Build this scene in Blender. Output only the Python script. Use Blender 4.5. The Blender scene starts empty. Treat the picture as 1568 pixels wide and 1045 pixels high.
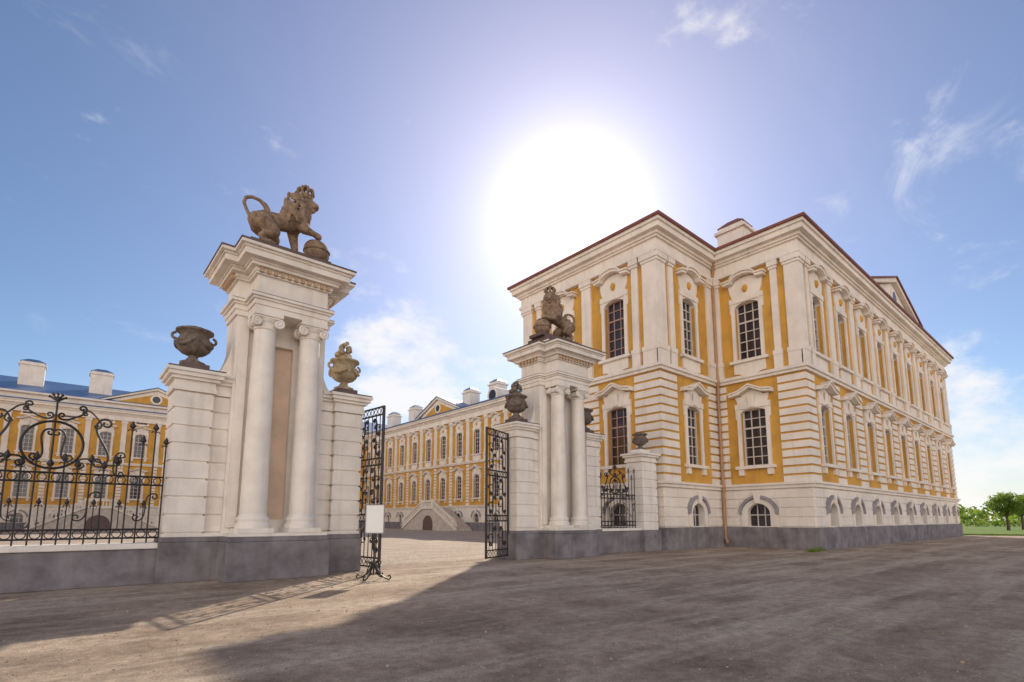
import bpy, bmesh, math, random
from mathutils import Vector, Matrix, noise
random.seed(4)
R = math.radians
scene = bpy.context.scene

# ------------------------------------------------------------------ materials
def nodes(m):
    m.use_nodes = True
    return m.node_tree.nodes, m.node_tree.links
def mat(name, col, rough=0.8, var=0.12, scale=1.5, bump=0.15, bscale=25, spec=0.3, metal=0.0, col2=None, dirt=0.0):
    m = bpy.data.materials.new(name)
    N, L = nodes(m)
    b = N['Principled BSDF']
    b.inputs['Roughness'].default_value = rough
    b.inputs['Metallic'].default_value = metal
    b.inputs['Specular IOR Level'].default_value = spec
    geo = N.new('ShaderNodeNewGeometry')
    n1 = N.new('ShaderNodeTexNoise'); n1.inputs['Scale'].default_value = scale; n1.inputs['Detail'].default_value = 5
    n1.inputs['Roughness'].default_value = 0.62
    L.new(geo.outputs['Position'], n1.inputs['Vector'])
    rp = N.new('ShaderNodeValToRGB')
    c2 = col2 or tuple(max(0, c * (1 - 2 * var)) for c in col)
    rp.color_ramp.elements[0].position = 0.32; rp.color_ramp.elements[0].color = (*c2, 1)
    rp.color_ramp.elements[1].position = 0.62; rp.color_ramp.elements[1].color = (*col, 1)
    L.new(n1.outputs['Fac'], rp.inputs['Fac'])
    out = rp.outputs['Color']
    if dirt > 0:   # vertical rain streaks
        mp = N.new('ShaderNodeMapping'); mp.inputs['Scale'].default_value = (2.2, 2.2, 0.18)
        L.new(geo.outputs['Position'], mp.inputs['Vector'])
        n3 = N.new('ShaderNodeTexNoise'); n3.inputs['Scale'].default_value = 1.8; n3.inputs['Detail'].default_value = 4
        L.new(mp.outputs['Vector'], n3.inputs['Vector'])
        mr = N.new('ShaderNodeMapRange'); mr.inputs['From Min'].default_value = 0.5; mr.inputs['From Max'].default_value = 0.8
        mr.inputs['To Min'].default_value = 0; mr.inputs['To Max'].default_value = dirt
        L.new(n3.outputs['Fac'], mr.inputs['Value'])
        mx = N.new('ShaderNodeMix'); mx.data_type = 'RGBA'
        L.new(mr.outputs['Result'], mx.inputs['Factor']); L.new(out, mx.inputs['A'])
        mx.inputs['B'].default_value = (col[0] * .5, col[1] * .45, col[2] * .4, 1)
        out = mx.outputs['Result']
    L.new(out, b.inputs['Base Color'])
    if bump > 0:
        n2 = N.new('ShaderNodeTexNoise'); n2.inputs['Scale'].default_value = bscale; n2.inputs['Detail'].default_value = 3
        L.new(geo.outputs['Position'], n2.inputs['Vector'])
        bp = N.new('ShaderNodeBump'); bp.inputs['Strength'].default_value = bump; bp.inputs['Distance'].default_value = 0.02
        L.new(n2.outputs['Fac'], bp.inputs['Height']); L.new(bp.outputs['Normal'], b.inputs['Normal'])
    return m
M = {}
M['yellow'] = mat('ochre_plaster', (0.66, 0.36, 0.075), 0.85, 0.13, 0.9, 0, 18, dirt=0.35)
M['white'] = mat('white_plaster', (0.85, 0.775, 0.69), 0.8, 0.08, 0.8, 0, 20, dirt=0.3)
M['gatewhite'] = mat('gate_plaster', (0.85, 0.79, 0.72), 0.8, 0.08, 1.4, 0.25, 22, dirt=0.4)
M['niche'] = mat('niche_plaster', (0.80, 0.61, 0.47), 0.85, 0.1, 1.5)
M['plinth'] = mat('plinth_grey', (0.26, 0.235, 0.25), 0.85, 0.24, 1.6, 0.5, 14, dirt=0.6)
M['glass'] = mat('window_glass', (0.035, 0.028, 0.035), 0.06, 0.2, 0.6, 0, 10, spec=0.6)
M['frame'] = mat('window_frame', (0.66, 0.60, 0.55), 0.6, 0.05, 2, 0)
M['frame_red'] = mat('window_frame_red', (0.42, 0.26, 0.22), 0.6, 0.05, 2, 0)
M['roof_red'] = mat('roof_red_metal', (0.26, 0.09, 0.065), 0.5, 0.15, 2, 0, 8)
M['roof_grey'] = mat('roof_blue_metal', (0.07, 0.15, 0.32), 0.4, 0.12, 1, 0, 8, spec=0.5)
M['surround'] = mat('basement_surround', (0.34, 0.31, 0.33), 0.85, 0.12, 1.5, 0)
M['pipe'] = mat('downpipe_paint', (0.46, 0.26, 0.13), 0.5, 0.1, 3, 0)
M['dentil'] = mat('dentil_tan', (0.55, 0.38, 0.24), 0.8, 0.1, 3, 0)  # tan-brown tone for the dentil blocks
M['iron'] = mat('wrought_iron', (0.022, 0.018, 0.018), 0.5, 0.2, 6, 0, 40, spec=0.5)
M['stone'] = mat('weathered_stone', (0.34, 0.235, 0.16), 0.85, 0.3, 7, 0.8, 30)
M['stone_lt'] = mat('sandstone', (0.50, 0.40, 0.26), 0.85, 0.25, 7, 0.8, 30)
M['urn_dark'] = mat('dark_urn_stone', (0.22, 0.175, 0.145), 0.85, 0.28, 7, 0.8, 30)
M['slab'] = mat('dark_capping', (0.16, 0.11, 0.10), 0.6, 0.2, 5, 0)
M['sign'] = mat('sign_white', (0.80, 0.80, 0.78), 0.4, 0.02, 3, 0)
M['bark'] = mat('tree_bark', (0.12, 0.09, 0.06), 0.9, 0.25, 5, 0.6, 30)
M['step'] = mat('stair_stone', (0.62, 0.55, 0.49), 0.85, 0.15, 2, 0)

# ------------------------------------------------------------------ mesh builder
class MB:
    def __init__(s): s.v = []; s.f = []
    def add(s, vs, fs):
        o = len(s.v); s.v += [tuple(v) for v in vs]; s.f += [tuple(i + o for i in f) for f in fs]
    def box(s, x0, x1, y0, y1, z0, z1, T=None):
        vs = [(x, y, z) for z in (z0, z1) for y in (y0, y1) for x in (x0, x1)]
        if T: vs = [T(*v) for v in vs]
        s.add(vs, [(0, 2, 3, 1), (4, 5, 7, 6), (0, 1, 5, 4), (2, 6, 7, 3), (0, 4, 6, 2), (1, 3, 7, 5)])
    def prism(s, a, b):
        n = len(a)
        s.add(list(a) + list(b), [tuple(range(n))[::-1], tuple(range(n, 2 * n))] + [(i, (i + 1) % n, n + (i + 1) % n, n + i) for i in range(n)])
    def slab(s, poly, z0, z1, off=0.0):
        q = offset(poly, off); s.prism([(x, y, z0) for x, y in q], [(x, y, z1) for x, y in q])
    def fprism(s, T, pts, o0, o1):
        s.prism([T(a, z, o0) for a, z in pts], [T(a, z, o1) for a, z in pts])
    def fbox(s, T, s0, s1, z0, z1, o0, o1):
        s.fprism(T, [(s0, z0), (s1, z0), (s1, z1), (s0, z1)], o0, o1)
    def tube(s, pts, r, n=5, closed=False):
        pts = [Vector(p) for p in pts]
        N = len(pts)
        if N < 2: return
        rs = r if isinstance(r, (list, tuple)) else [r] * N
        rings = []
        up = None
        for i, p in enumerate(pts):
            if closed: d = pts[(i + 1) % N] - pts[i - 1]
            else: d = pts[min(i + 1, N - 1)] - pts[max(i - 1, 0)]
            if d.length < 1e-9: d = Vector((0, 0, 1))
            d.normalize()
            if up is None:
                up = Vector((0, 0, 1)) if abs(d.z) < .9 else Vector((1, 0, 0))
            a = d.cross(up)
            if a.length < 1e-4: a = d.cross(Vector((0.3, 0.9, 0.1)))
            a.normalize(); b = a.cross(d).normalized(); up = b
            rings.append([p + (a * math.cos(t) + b * math.sin(t)) * rs[i] for t in [2 * math.pi * k / n for k in range(n)]])
        vs = [v for rg in rings for v in rg]; fs = []
        for i in range(N if closed else N - 1):
            j = (i + 1) % N
            for k in range(n): fs.append((i * n + k, i * n + (k + 1) % n, j * n + (k + 1) % n, j * n + k))
        if not closed: fs += [tuple(range(n))[::-1], tuple(range((N - 1) * n, N * n))]
        s.add(vs, fs)
    def lathe(s, c, prof, n=28, flute=0.0, nf=12):
        vs = []; fs = []
        for r, z in prof:
            for k in range(n):
                t = 2 * math.pi * k / n
                rr = r * (1 + flute * math.cos(nf * t))
                vs.append((c[0] + rr * math.cos(t), c[1] + rr * math.sin(t), c[2] + z))
        m = len(prof)
        for i in range(m - 1):
            for k in range(n): fs.append((i * n + k, i * n + (k + 1) % n, (i + 1) * n + (k + 1) % n, (i + 1) * n + k))
        fs += [tuple(range(n))[::-1], tuple(range((m - 1) * n, m * n))]
        s.add(vs, fs)
    def ball(s, c, r, sub=2, sc=(1, 1, 1)):
        bm = bmesh.new(); bmesh.ops.create_icosphere(bm, subdivisions=sub, radius=1)
        s.add([(c[0] + v.co.x * r * sc[0], c[1] + v.co.y * r * sc[1], c[2] + v.co.z * r * sc[2]) for v in bm.verts],
              [tuple(v.index for v in f.verts) for f in bm.faces]); bm.free()
    def obj(s, name, m, parent=None, smooth=False, bevel=0, recalc=True):
        me = bpy.data.meshes.new(name); me.from_pydata(s.v, [], s.f); me.update()
        if recalc:
            bm = bmesh.new(); bm.from_mesh(me); bmesh.ops.recalc_face_normals(bm, faces=bm.faces); bm.to_mesh(me); bm.free()
        if m: me.materials.append(m)
        o = bpy.data.objects.new(name, me); scene.collection.objects.link(o)
        if parent: o.parent = parent
        if smooth:
            try:
                for p in me.polygons: p.use_smooth = True
                me.set_sharp_from_angle(angle=R(40))
            except Exception: pass
        if bevel:
            b = o.modifiers.new('bevel', 'BEVEL'); b.width = bevel; b.segments = 2; b.limit_method = 'ANGLE'
        return o
def offset(poly, off):
    n = len(poly); q = []
    for i in range(n):
        p0, p, p1 = poly[i - 1], poly[i], poly[(i + 1) % n]
        d1 = Vector((p[0] - p0[0], p[1] - p0[1])).normalized(); d2 = Vector((p1[0] - p[0], p1[1] - p[1])).normalized()
        q.append((p[0] + off * (d1.y + d2.y), p[1] - off * (d1.x + d2.x)))
    return q
def empty(name, loc=(0, 0, 0)):
    e = bpy.data.objects.new(name, None); e.location = (0, 0, 0); scene.collection.objects.link(e); return e
class Parts:
    def __init__(s, name): s.e = empty(name); s.d = {}
    def __getitem__(s, k):
        if k not in s.d: s.d[k] = MB()
        return s.d[k]
    def done(s, mats, smooth=(), bevel={}):
        for k, mb in s.d.items(): mb.obj(k, M[mats[k]], s.e, smooth=k in smooth, bevel=bevel.get(k, 0))
def fr(O, d, n): return lambda s, z, o: (O[0] + d[0] * s + n[0] * o, O[1] + d[1] * s + n[1] * o, z)

# ------------------------------------------------------------------ palace facades
def wall_open(mb, T, s0, s1, z0, z1, ops, o0, o1):
    es = sorted({s0, s1, *[min(max(e, s0), s1) for op in ops for e in op[:2]]})
    for a, b in zip(es[:-1], es[1:]):
        if b - a < 1e-4: continue
        m = (a + b) / 2
        h = sorted([(op[2], op[3]) for op in ops if op[0] < m < op[1] and op[3] > z0 and op[2] < z1])
        z = z0
        for c, d in h:
            if c > z: mb.fbox(T, a, b, z, c, o0, o1)
            z = d
        if z < z1: mb.fbox(T, a, b, z, z1, o0, o1)
def arc(cx, zs, hw, rise, n=10):
    return [(cx - hw * math.cos(math.pi * i / n), zs + rise * math.sin(math.pi * i / n)) for i in range(n + 1)]
def window(P, T, c, z0, z1, hw, nx, ny, arch=0.0, red=False):
    g = P['glass']; f = P['window_frames_red' if red else 'window_frames']
    g.fbox(T, c - hw, c + hw, z0, z1, -.33, -.29)
    f.fbox(T, c - hw, c - hw + .08, z0, z1, -.288, -.2); f.fbox(T, c + hw - .08, c + hw, z0, z1, -.288, -.2)
    f.fbox(T, c - hw + .08, c + hw - .08, z0, z0 + .08, -.288, -.203); f.fbox(T, c - hw + .08, c + hw - .08, z1 - .08, z1, -.288, -.203)
    for i in range(1, nx):
        x = c - hw + 2 * hw * i / nx; w = .025
        f.fbox(T, x - w, x + w, z0 + .08, z1 - .08, -.288, -.235)
    for j in range(1, ny):
        z = z0 + (z1 - z0) * j / ny; w = .045 if j == ny - 2 else .022
        f.fbox(T, c - hw + .08, c + hw - .08, z - w, z + w, -.288, -.228)
    if arch > 0:
        pts = arc(c, z1 - arch, hw, arch - .02)
        P['trim'].fprism(T, pts + [(c + hw, z1 + .001), (c - hw, z1 + .001)], -.25, .055)
def surround(P, T, c, z0, z1, hw, kind):
    t = P['trim']; w = .2
    t.fbox(T, c - hw - w, c - hw, z0, z1, .0, .09); t.fbox(T, c + hw, c + hw + w, z0, z1, .0, .09)
    t.fbox(T, c - hw - w - .08, c + hw + w + .08, z1, z1 + .3, .0, .12)
    t.fbox(T, c - hw - w - .08, c - hw - w, z1 - .55, z1, .0, .07); t.fbox(T, c + hw + w, c + hw + w + .08, z1 - .55, z1, .0, .07)
    t.fbox(T, c - hw - .38, c + hw + .38, z0 - .16, z0, .0, .24)
    W = hw + .48
    if kind == 'up':     # rounded ogee hood with panel, apron under the sill
        t.fprism(T, [(c - hw - .1, z1 + .3), (c + hw + .1, z1 + .3), (c + hw + .22, z1 + .62), (c + hw + .3, z1 + 1.12), (c - hw - .3, z1 + 1.12), (c - hw - .22, z1 + .62)], 0, .08)
        P['ornaments'].ball(T(c, z1 + .75, .08), .2, 2, (.8, .8, 1.2))
        for (a, b, o) in [(0, .14, .42), (.14, .22, .5)]:
            up = [(c - W - a * .5, z1 + 1.12 + a), (c - .62 * W, z1 + 1.16 + a)] + [(c + W * .62 * math.sin(u), z1 + 1.16 + a + .36 * math.cos(u)) for u in [R(x) for x in (-62, -40, -20, 0, 20, 40, 62)]] + [(c + .62 * W, z1 + 1.16 + a), (c + W + a * .5, z1 + 1.12 + a)]
            lo = [(x, z + (b - a)) for x, z in up][::-1]
            t.fprism(T, up + lo, 0, o)
        t.fprism(T, [(c - .6 * W, z1 + 1.12), (c + .6 * W, z1 + 1.12)] + [(c + W * .6 * math.sin(u), z1 + 1.14 + .34 * math.cos(u)) for u in [R(x) for x in (60, 30, 0, -30, -60)]], 0, .06)
        t.fprism(T, [(c - hw - .2, z0 - .16), (c - hw - .2, z0 - .75), (c - hw + .1, z0 - .78), (c - .3, z0 - .95), (c + .3, z0 - .95), (c + hw - .1, z0 - .78), (c + hw + .2, z0 - .75), (c + hw + .2, z0 - .16)], 0, .09)
    else:                # shallow pointed hood
        t.fprism(T, [(c - hw - .12, z1 + .3), (c + hw + .12, z1 + .3), (c + hw + .25, z1 + .72), (c - hw - .25, z1 + .72)], 0, .08)
        t.fbox(T, c - .16, c + .16, z1 + .05, z1 + .7, .125, .2)
        for (a, b, o) in [(0, .13, .42), (.13, .21, .5)]:
            up = [(c - W, z1 + .72 + a), (c - W * .55, z1 + .8 + a), (c, z1 + 1.12 + a), (c + W * .55, z1 + .8 + a), (c + W, z1 + .72 + a)]
            t.fprism(T, up + [(x, z + (b - a)) for x, z in up][::-1], 0, o)
        t.fprism(T, [(c - W * .5, z1 + .72), (c + W * .5, z1 + .72), (c + W * .5, z1 + .8), (c, z1 + 1.1), (c - W * .5, z1 + .8)], 0, .06)
        t.fbox(T, c - hw - .25, c - hw + .05, z0 - .5, z0 - .16, 0, .15); t.fbox(T, c + hw - .05, c + hw + .25, z0 - .5, z0 - .16, 0, .15)
HW = .68
def facade(P, O, d, n, L, wins, bands, pils, t0=0., t1=0., attic=False, red=False, H=17.0, far=False):
    T = fr(O, d, n)
    ops = [(w - HW, w + HW, 10.4, 13.8) for w in wins] + [(w - HW, w + HW, 4.4, 7.6) for w in wins]
    if attic: ops += [(w - HW, w + HW, 15.3, 16.5) for w in wins]
    wall_open(P['walls'], T, t0, L - t1, 3.2, H, ops, -.4, 0)
    wall_open(P['basement'], T, t0, L - t1, 0.02, 3.2, [(w - .6, w + .6, 1.15, 2.35) for w in wins], -.4, 0)
    for w in wins:
        window(P, T, w, 10.4, 13.8, HW, 3, 6, .3, red); window(P, T, w, 4.4, 7.6, HW, 3, 6, .22 if not far else .6, red)
        surround(P, T, w, 10.4, 13.8, HW, 'up' if not attic else 'low'); surround(P, T, w, 4.4, 7.6, HW, 'low')
        if attic:
            window(P, T, w, 15.3, 16.5, HW, 3, 2)
            P['trim'].fbox(T, w - HW - .2, w + HW + .2, 16.5, 16.7, 0, .08); P['trim'].fbox(T, w - HW - .2, w + HW + .2, 15.12, 15.3, 0, .12)
            P['trim'].fbox(T, w - HW - .2, w - HW, 15.3, 16.5, 0, .06); P['trim'].fbox(T, w + HW, w + HW + .2, 15.3, 16.5, 0, .06)
        P['glass'].fbox(T, w - .6, w + .6, 1.15, 2.35, -.33, -.29)
        for i in (1, 2): P['window_frames'].fbox(T, w - .6 + .4 * i - .025, w - .6 + .4 * i + .025, 1.15, 2.35, -.288, -.24)
        P['window_frames'].fbox(T, w - .6, w + .6, 1.72, 1.77, -.288, -.235)
        a = arc(w, 1.8, .6, .54)
        P['basement'].fprism(T, a + [(w + .6, 2.351), (w - .6, 2.351)], -.25, .003)
        a = arc(w, 1.8, .6, .545, 14)
        P['basement'].fprism(T, [(w - .6, 1.12)] + a + [(w + .6, 1.12), (w + .9, 1.12)] + arc(w, 1.8, .9, .8, 14)[::-1] + [(w - .9, 1.12)], .0, .1)
        a = arc(w, 1.82, .9, .82, 14); b = arc(w, 1.82, 1.05, .97, 14)
        P['basement_arches'].fprism(T, a + b[::-1], .0, .2)
        P['trim'].fprism(T, [(w - .13, 2.36), (w + .13, 2.36), (w + .2, 2.95), (w - .2, 2.95)], .0, .24)
    for k in range(4):
        z = 1.16 + k * .49
        ed = [0]
        for w in wins:
            if z < 2.6: ed += [w - 1.05, w + 1.05]
        ed += [L]
        for a, b in zip(ed[0::2], ed[1::2]): P['basement'].fbox(T, a, b, z, z + .42, 0, .06)
    for (a, b) in bands:
        ncs = 13
        for k in range(ncs):
            z = 3.42 + k * (5.75 / ncs); P['quoins'].fbox(T, a, b, z, z + 5.75 / ncs - .11, 0, .065)
    for (a, b) in pils:
        P['trim'].fbox(T, a - .05, b + .05, 9.5, 10.25, 0, .17); P['trim'].fbox(T, a, b, 10.5, 15.1, 0, .12)
        P['trim'].fbox(T, a - .07, b + .07, 10.25, 10.5, 0, .2)
        P['trim'].fbox(T, a - .05, b + .05, 15.1, 15.25, 0, .18); P['trim'].fbox(T, a - .1, b + .1, 15.25, 15.55, 0, .24)
def bandings(P, poly, dz=0.0, top='trim', attic=False):
    t = P['trim']; E = dz
    P['plinth'].slab(poly, 0.0, 1.1 + E, .16 + E)
    t.slab(poly, 3.13 + E, 3.3 + E, .14 + E); t.slab(poly, 3.3 + E, 3.42 + E, .24 + E)
    t.slab(poly, 9.17 + E, 9.33 + E, .17 + E); t.slab(poly, 9.33 + E, 9.5 + E, .27 + E)
    b = 1.35 if attic else 0
    t.slab(poly, 15.55 + b + E, 15.75 + b + E, .26 + E); t.slab(poly, 15.75 + b + E, 16.3 + b + E, .16 + E)
    t.slab(poly, 16.3 + b + E, 16.42 + b + E, .28 + E); t.slab(poly, 16.42 + b + E, 16.6 + b + E, .38 + E)
    t.slab(poly, 16.6 + b + E, 16.9 + b + E, .62 + E); t.slab(poly, 16.9 + b + E, 17.08 + b + E, .72 + E)
    P['eaves'].slab(poly, 17.08 + b + E, 17.22 + b + E, .84 + E)
def hip(mb, x0, x1, y0, y1, z, h):
    if x1 - x0 > y1 - y0:
        m = (y0 + y1) / 2; k = (y1 - y0) / 2; a = (x0 + k, m, z + h); b = (x1 - k, m, z + h)
    else:
        m = (x0 + x1) / 2; k = (x1 - x0) / 2; a = (m, y0 + k, z + h); b = (m, y1 - k, z + h)
    v = [(x0, y0, z), (x1, y0, z), (x1, y1, z), (x0, y1, z), a, b]
    if x1 - x0 > y1 - y0: f = [(0, 1, 5, 4), (1, 2, 5), (2, 3, 4, 5), (3, 0, 4), (0, 3, 2, 1)]
    else: f = [(0, 1, 4), (1, 2, 5, 4), (2, 3, 5), (3, 0, 4, 5), (0, 3, 2, 1)]
    mb.add(v, f)
def chimney(P, x, y, z0, z1, w=.9, d=1.3):
    c = P['chimneys']; c.box(x - w, x + w, y - d, y + d, z0, z1 - .5); c.box(x - w - .15, x + w + .15, y - d - .15, y + d + .15, z1 - .5, z1 - .3)
    c.box(x - w + .1, x + w - .1, y - d + .1, y + d - .1, z1 - .3, z1)
    P['eaves'].prism([(x - w, y - d, z1), (x + w, y - d, z1), (x + w, y + d, z1), (x - w, y + d, z1)],
                     [(x - w * .4, y - d * .4, z1 + .45), (x + w * .4, y - d * .4, z1 + .45), (x + w * .4, y + d * .4, z1 + .45), (x - w * .4, y + d * .4, z1 + .45)])
def pediment(P, T, c, hw, z, rise, back=3.0, key='walls'):
    P['trim'].fprism(T, [(c - hw, z), (c + hw, z), (c, z + rise)], -back, .3)
    P[key].fprism(T, [(c - hw + 1.3, z + .15), (c + hw - 1.3, z + .15), (c, z + rise - .55)], .3, .32)
    for sg in (-1, 1):
        e = [(c + sg * (hw + .5), z - .02), (c + sg * (hw + .5), z + .2), (c, z + rise + .35), (c, z + rise + .02)]
        P['trim'].fprism(T, e, -.4 + .01 * sg, .62)
        e = [(c + sg * (hw + .6), z + .2), (c + sg * (hw + .6), z + .3), (c, z + rise + .46), (c, z + rise + .35)]
        P['eaves'].fprism(T, e, -back, .74)
    n = 20; P['trim'].fprism(T, [(c + .75 * math.cos(2 * math.pi * i / n), z + rise * .42 + .75 * math.sin(2 * math.pi * i / n)) for i in range(n)], .32, .42)
    P['glass'].fprism(T, [(c + .5 * math.cos(2 * math.pi * i / n), z + rise * .42 + .5 * math.sin(2 * math.pi * i / n)) for i in range(n)], .42, .43)

PM = dict(walls='yellow', trim='white', basement='white', quoins='white', glass='glass', window_frames='frame', window_frames_red='frame_red', roof='roof_red', ornaments='yellow',
          eaves='roof_red', plinth='plinth', basement_arches='surround', chimneys='white', core='slab', downpipe='pipe', stairs='step')
# --- corner pavilion with the long side front
P = Parts('palace_pavilion')
poly = [(22.7, 14.7), (28.5, 14.7), (28.5, 9.9), (64.1, 9.9), (64.1, 25.0), (22.7, 25.0)]
wl = [2.4 + 3.9 * k for k in range(9)]
facade(P, (28.5, 9.9), (1, 0), (0, -1), 35.6, wl, [(-.065, 1.15)] + [(w - .62 + 1.95, w + .62 + 1.95) for w in wl[:-1]] + [(34.45, 35.665)],
       [(-.12, .55), (.85, 1.25)] + [(w - .36 + 1.95, w + .36 + 1.95) for w in wl[:-1]] + [(34.45, 34.8), (35.05, 35.72)])
facade(P, (28.5, 9.9), (0, 1), (-1, 0), 4.8, [2.75], [(0, 1.35), (4.2, 4.73)], [(0, .62), (1.0, 1.35), (4.3, 4.68)], t0=.4)
facade(P, (22.7, 14.7), (1, 0), (0, -1), 5.8, [3.05], [(-.065, 1.5), (4.75, 5.8)], [(-.12, .7), (1.0, 1.45), (5.0, 5.8)])
facade(P, (22.7, 14.7), (0, 1), (-1, 0), 10.3, [2.75, 6.7], [(0, 1.55), (4.0, 5.45), (8.8, 10.3)], [(0, .8), (1.1, 1.5), (4.4, 5.1), (8.6, 9.0), (9.45, 10.3)], t0=.4, red=True)
facade(P, (64.1, 9.9), (0, 1), (1, 0), 15.1, [3, 7.5, 12], [(0, 1.3), (13.8, 15.1)], [(0, .7), (14.4, 15.1)], t0=.4)
facade(P, (22.7, 25.0), (1, 0), (0, 1), 19.8, [3, 7, 11, 15], [(0, 1.3)], [(0, .7)], t0=.4)
bandings(P, poly)
P['core'].slab(poly, .03, 17.0, -.39)
hip(P['roof'], 27.7, 64.9, 9.1, 25.8, 17.22, 3.2)
hip(P['roof'], 21.9, 38.0, 13.9, 25.85, 17.223, 2.6)
Tl = fr((28.5, 9.9), (1, 0), (0, -1)); pediment(P, Tl, 17.9, 6.4, 17.2, 2.1, 5.0, 'quoins')
chimney(P, 33.2, 15.2, 17, 21.2, .75, .9); chimney(P, 52.0, 17.5, 18, 21); chimney(P, 42, 17.5, 18, 21)
for zz in (3.5, 9.6, 15.6): P['downpipe'].lathe((28.3, 14.5, zz), [(.11, 0), (.11, .1)], 12)
P['downpipe'].tube([(27.95, 14.1, 17.1), (28.1, 14.25, 16.6), (28.3, 14.45, 16.0), (28.3, 14.5, 15.5), (28.3, 14.5, 9.7), (28.17, 14.37, 9.35), (28.3, 14.5, 9.0), (28.3, 14.5, 3.6), (28.2, 14.4, 3.3), (28.3, 14.5, 2.9), (28.3, 14.5, .5), (28.1, 14.3, .2)], .08, 10)
P['downpipe'].lathe((27.98, 14.12, 16.75), [(.1, 0), (.22, .3), (.22, .4)], 12)
P.done(PM, smooth=('downpipe', 'ornaments'))

# --- courtyard wings
P = Parts('palace_courtyard_wings')
E = .013
poly = [(42.5, 25.02), (58, 25.02), (58, 106), (-38, 106), (-38, 25.02), (-22.5, 25.02), (-22.5, 92.5), (42.5, 92.5)]
ww = [2.5 + 4.15 * k for k in range(16)]
pl = [(w + 2.075 - .35, w + 2.075 + .35) for w in ww[:-1]]
facade(P, (42.5, 25.02), (0, 1), (-1, 0), 67.48, ww, pl, pl, far=True)
facade(P, (-22.5, 25.02), (0, 1), (1, 0), 67.48, ww[:6], pl[:6], pl[:6], far=True)
wc = [2.2 + 4.05 * k for k in range(16)]
pc = [(w + 2.025 - .3, w + 2.025 + .3) for w in wc[:-1]]
facade(P, (-22.5, 92.5), (1, 0), (0, -1), 65.0, wc, pc, pc, attic=True, far=True, H=18.2)
bandings(P, poly, E)
P['trim'].slab([(-38.2, 92.3), (58.2, 92.3), (58.2, 106.2), (-38.2, 106.2)], 17.24, 17.9, .25)
P['trim'].slab([(-38.2, 92.3), (58.2, 92.3), (58.2, 106.2), (-38.2, 106.2)], 17.9, 18.15, .7)
P['core'].slab(poly, .03, 17.0, -.41)
hip(P['roof'], 41.7, 58.8, 25.9, 104, 17.24, 3.3); hip(P['roof'], -38.8, -21.7, 25.9, 104, 17.24, 3.3); hip(P['roof'], -39, 59, 91.6, 107, 18.15, 3.2)
Tw = fr((42.5, 25.02), (0, 1), (-1, 0)); pediment(P, Tw, 41.0, 5.5, 17.22, 2.4, 5)
Tc = fr((-22.5, 92.5), (1, 0), (0, -1)); pediment(P, Tc, 32.0, 6, 18.16, 2.4, 5)
for y in (47, 57, 63.5, 73, 80, 88): chimney(P, 46.5, y, 18, 21.2, .9, 1.0)
for x in (-12, -4.5, 3, 18, 28): chimney(P, x, 96, 19, 22.9, 1.3, 1)
Td = fr((43.5, 54.5), (0, 1), (-1, 0)); n = 20
for (r, a, b, k) in ((1.15, -3, .0, 'trim'), (.75, .0, .05, 'glass')):
    P[k].fprism(Td, [(r * math.cos(2 * math.pi * i / n), 18.4 + r * math.sin(2 * math.pi * i / n)) for i in range(n)], a, b)
def perron(O, d, n, c):
    T = fr(O, d, n); s = P['stairs']
    s.fprism(T, [(c - 7, 0), (c - 6.6, .4), (c - 1.4, 2.9), (c + 1.4, 2.9), (c + 6.6, .4), (c + 7, 0)], .3, 3.0)
    for sg in (-1, 1):   # stepped flights
        for k in range(16):
            x0 = 1.4 + k * .33; s.fbox(T, *sorted((c + sg * x0, c + sg * (x0 + .33))), 0, 3.0 - k * .17, .32, 2.94)
    top = lambda h: [(c - 7.2, h - 3.4), (c - 6.8, h - 2.75), (c - 1.4, h), (c + 1.4, h), (c + 6.8, h - 2.75), (c + 7.2, h - 3.4)]
    for h, th, o0, o1 in ((4.15, .2, 2.9, 3.25), (3.25, .25, 2.95, 3.2)):
        up = [(x, max(z, .3)) for x, z in top(h)]
        P['trim'].fprism(T, up + [(x, z - th) for x, z in up][::-1], o0, o1)
    for k in range(-18, 19):
        x = k * .36; z = 3.2 if abs(x) < 1.4 else 3.2 - (abs(x) - 1.4) * .51
        w_ = .22 if k in (-18, -4, 4, 18) else .07
        P['trim'].fbox(T, c + x - w_, c + x + w_, z, z + (.78 if w_ < .1 else 1.15), 3.0, 3.15 if w_ < .1 else 3.22)
    a = arc(c, .9, 1.3, 1.2); P['core'].fprism(T, [(c - 1.3, .0)] + a + [(c + 1.3, 0)], 3.0, 3.02)
perron((42.5, 25.02), (0, 1), (-1, 0), 39.0)
perron((-22.5, 92.5), (1, 0), (0, -1), 26.5)
PW = dict(PM); PW['roof'] = 'roof_grey'; PW['eaves'] = 'roof_grey'
P.done(PW)

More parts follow.
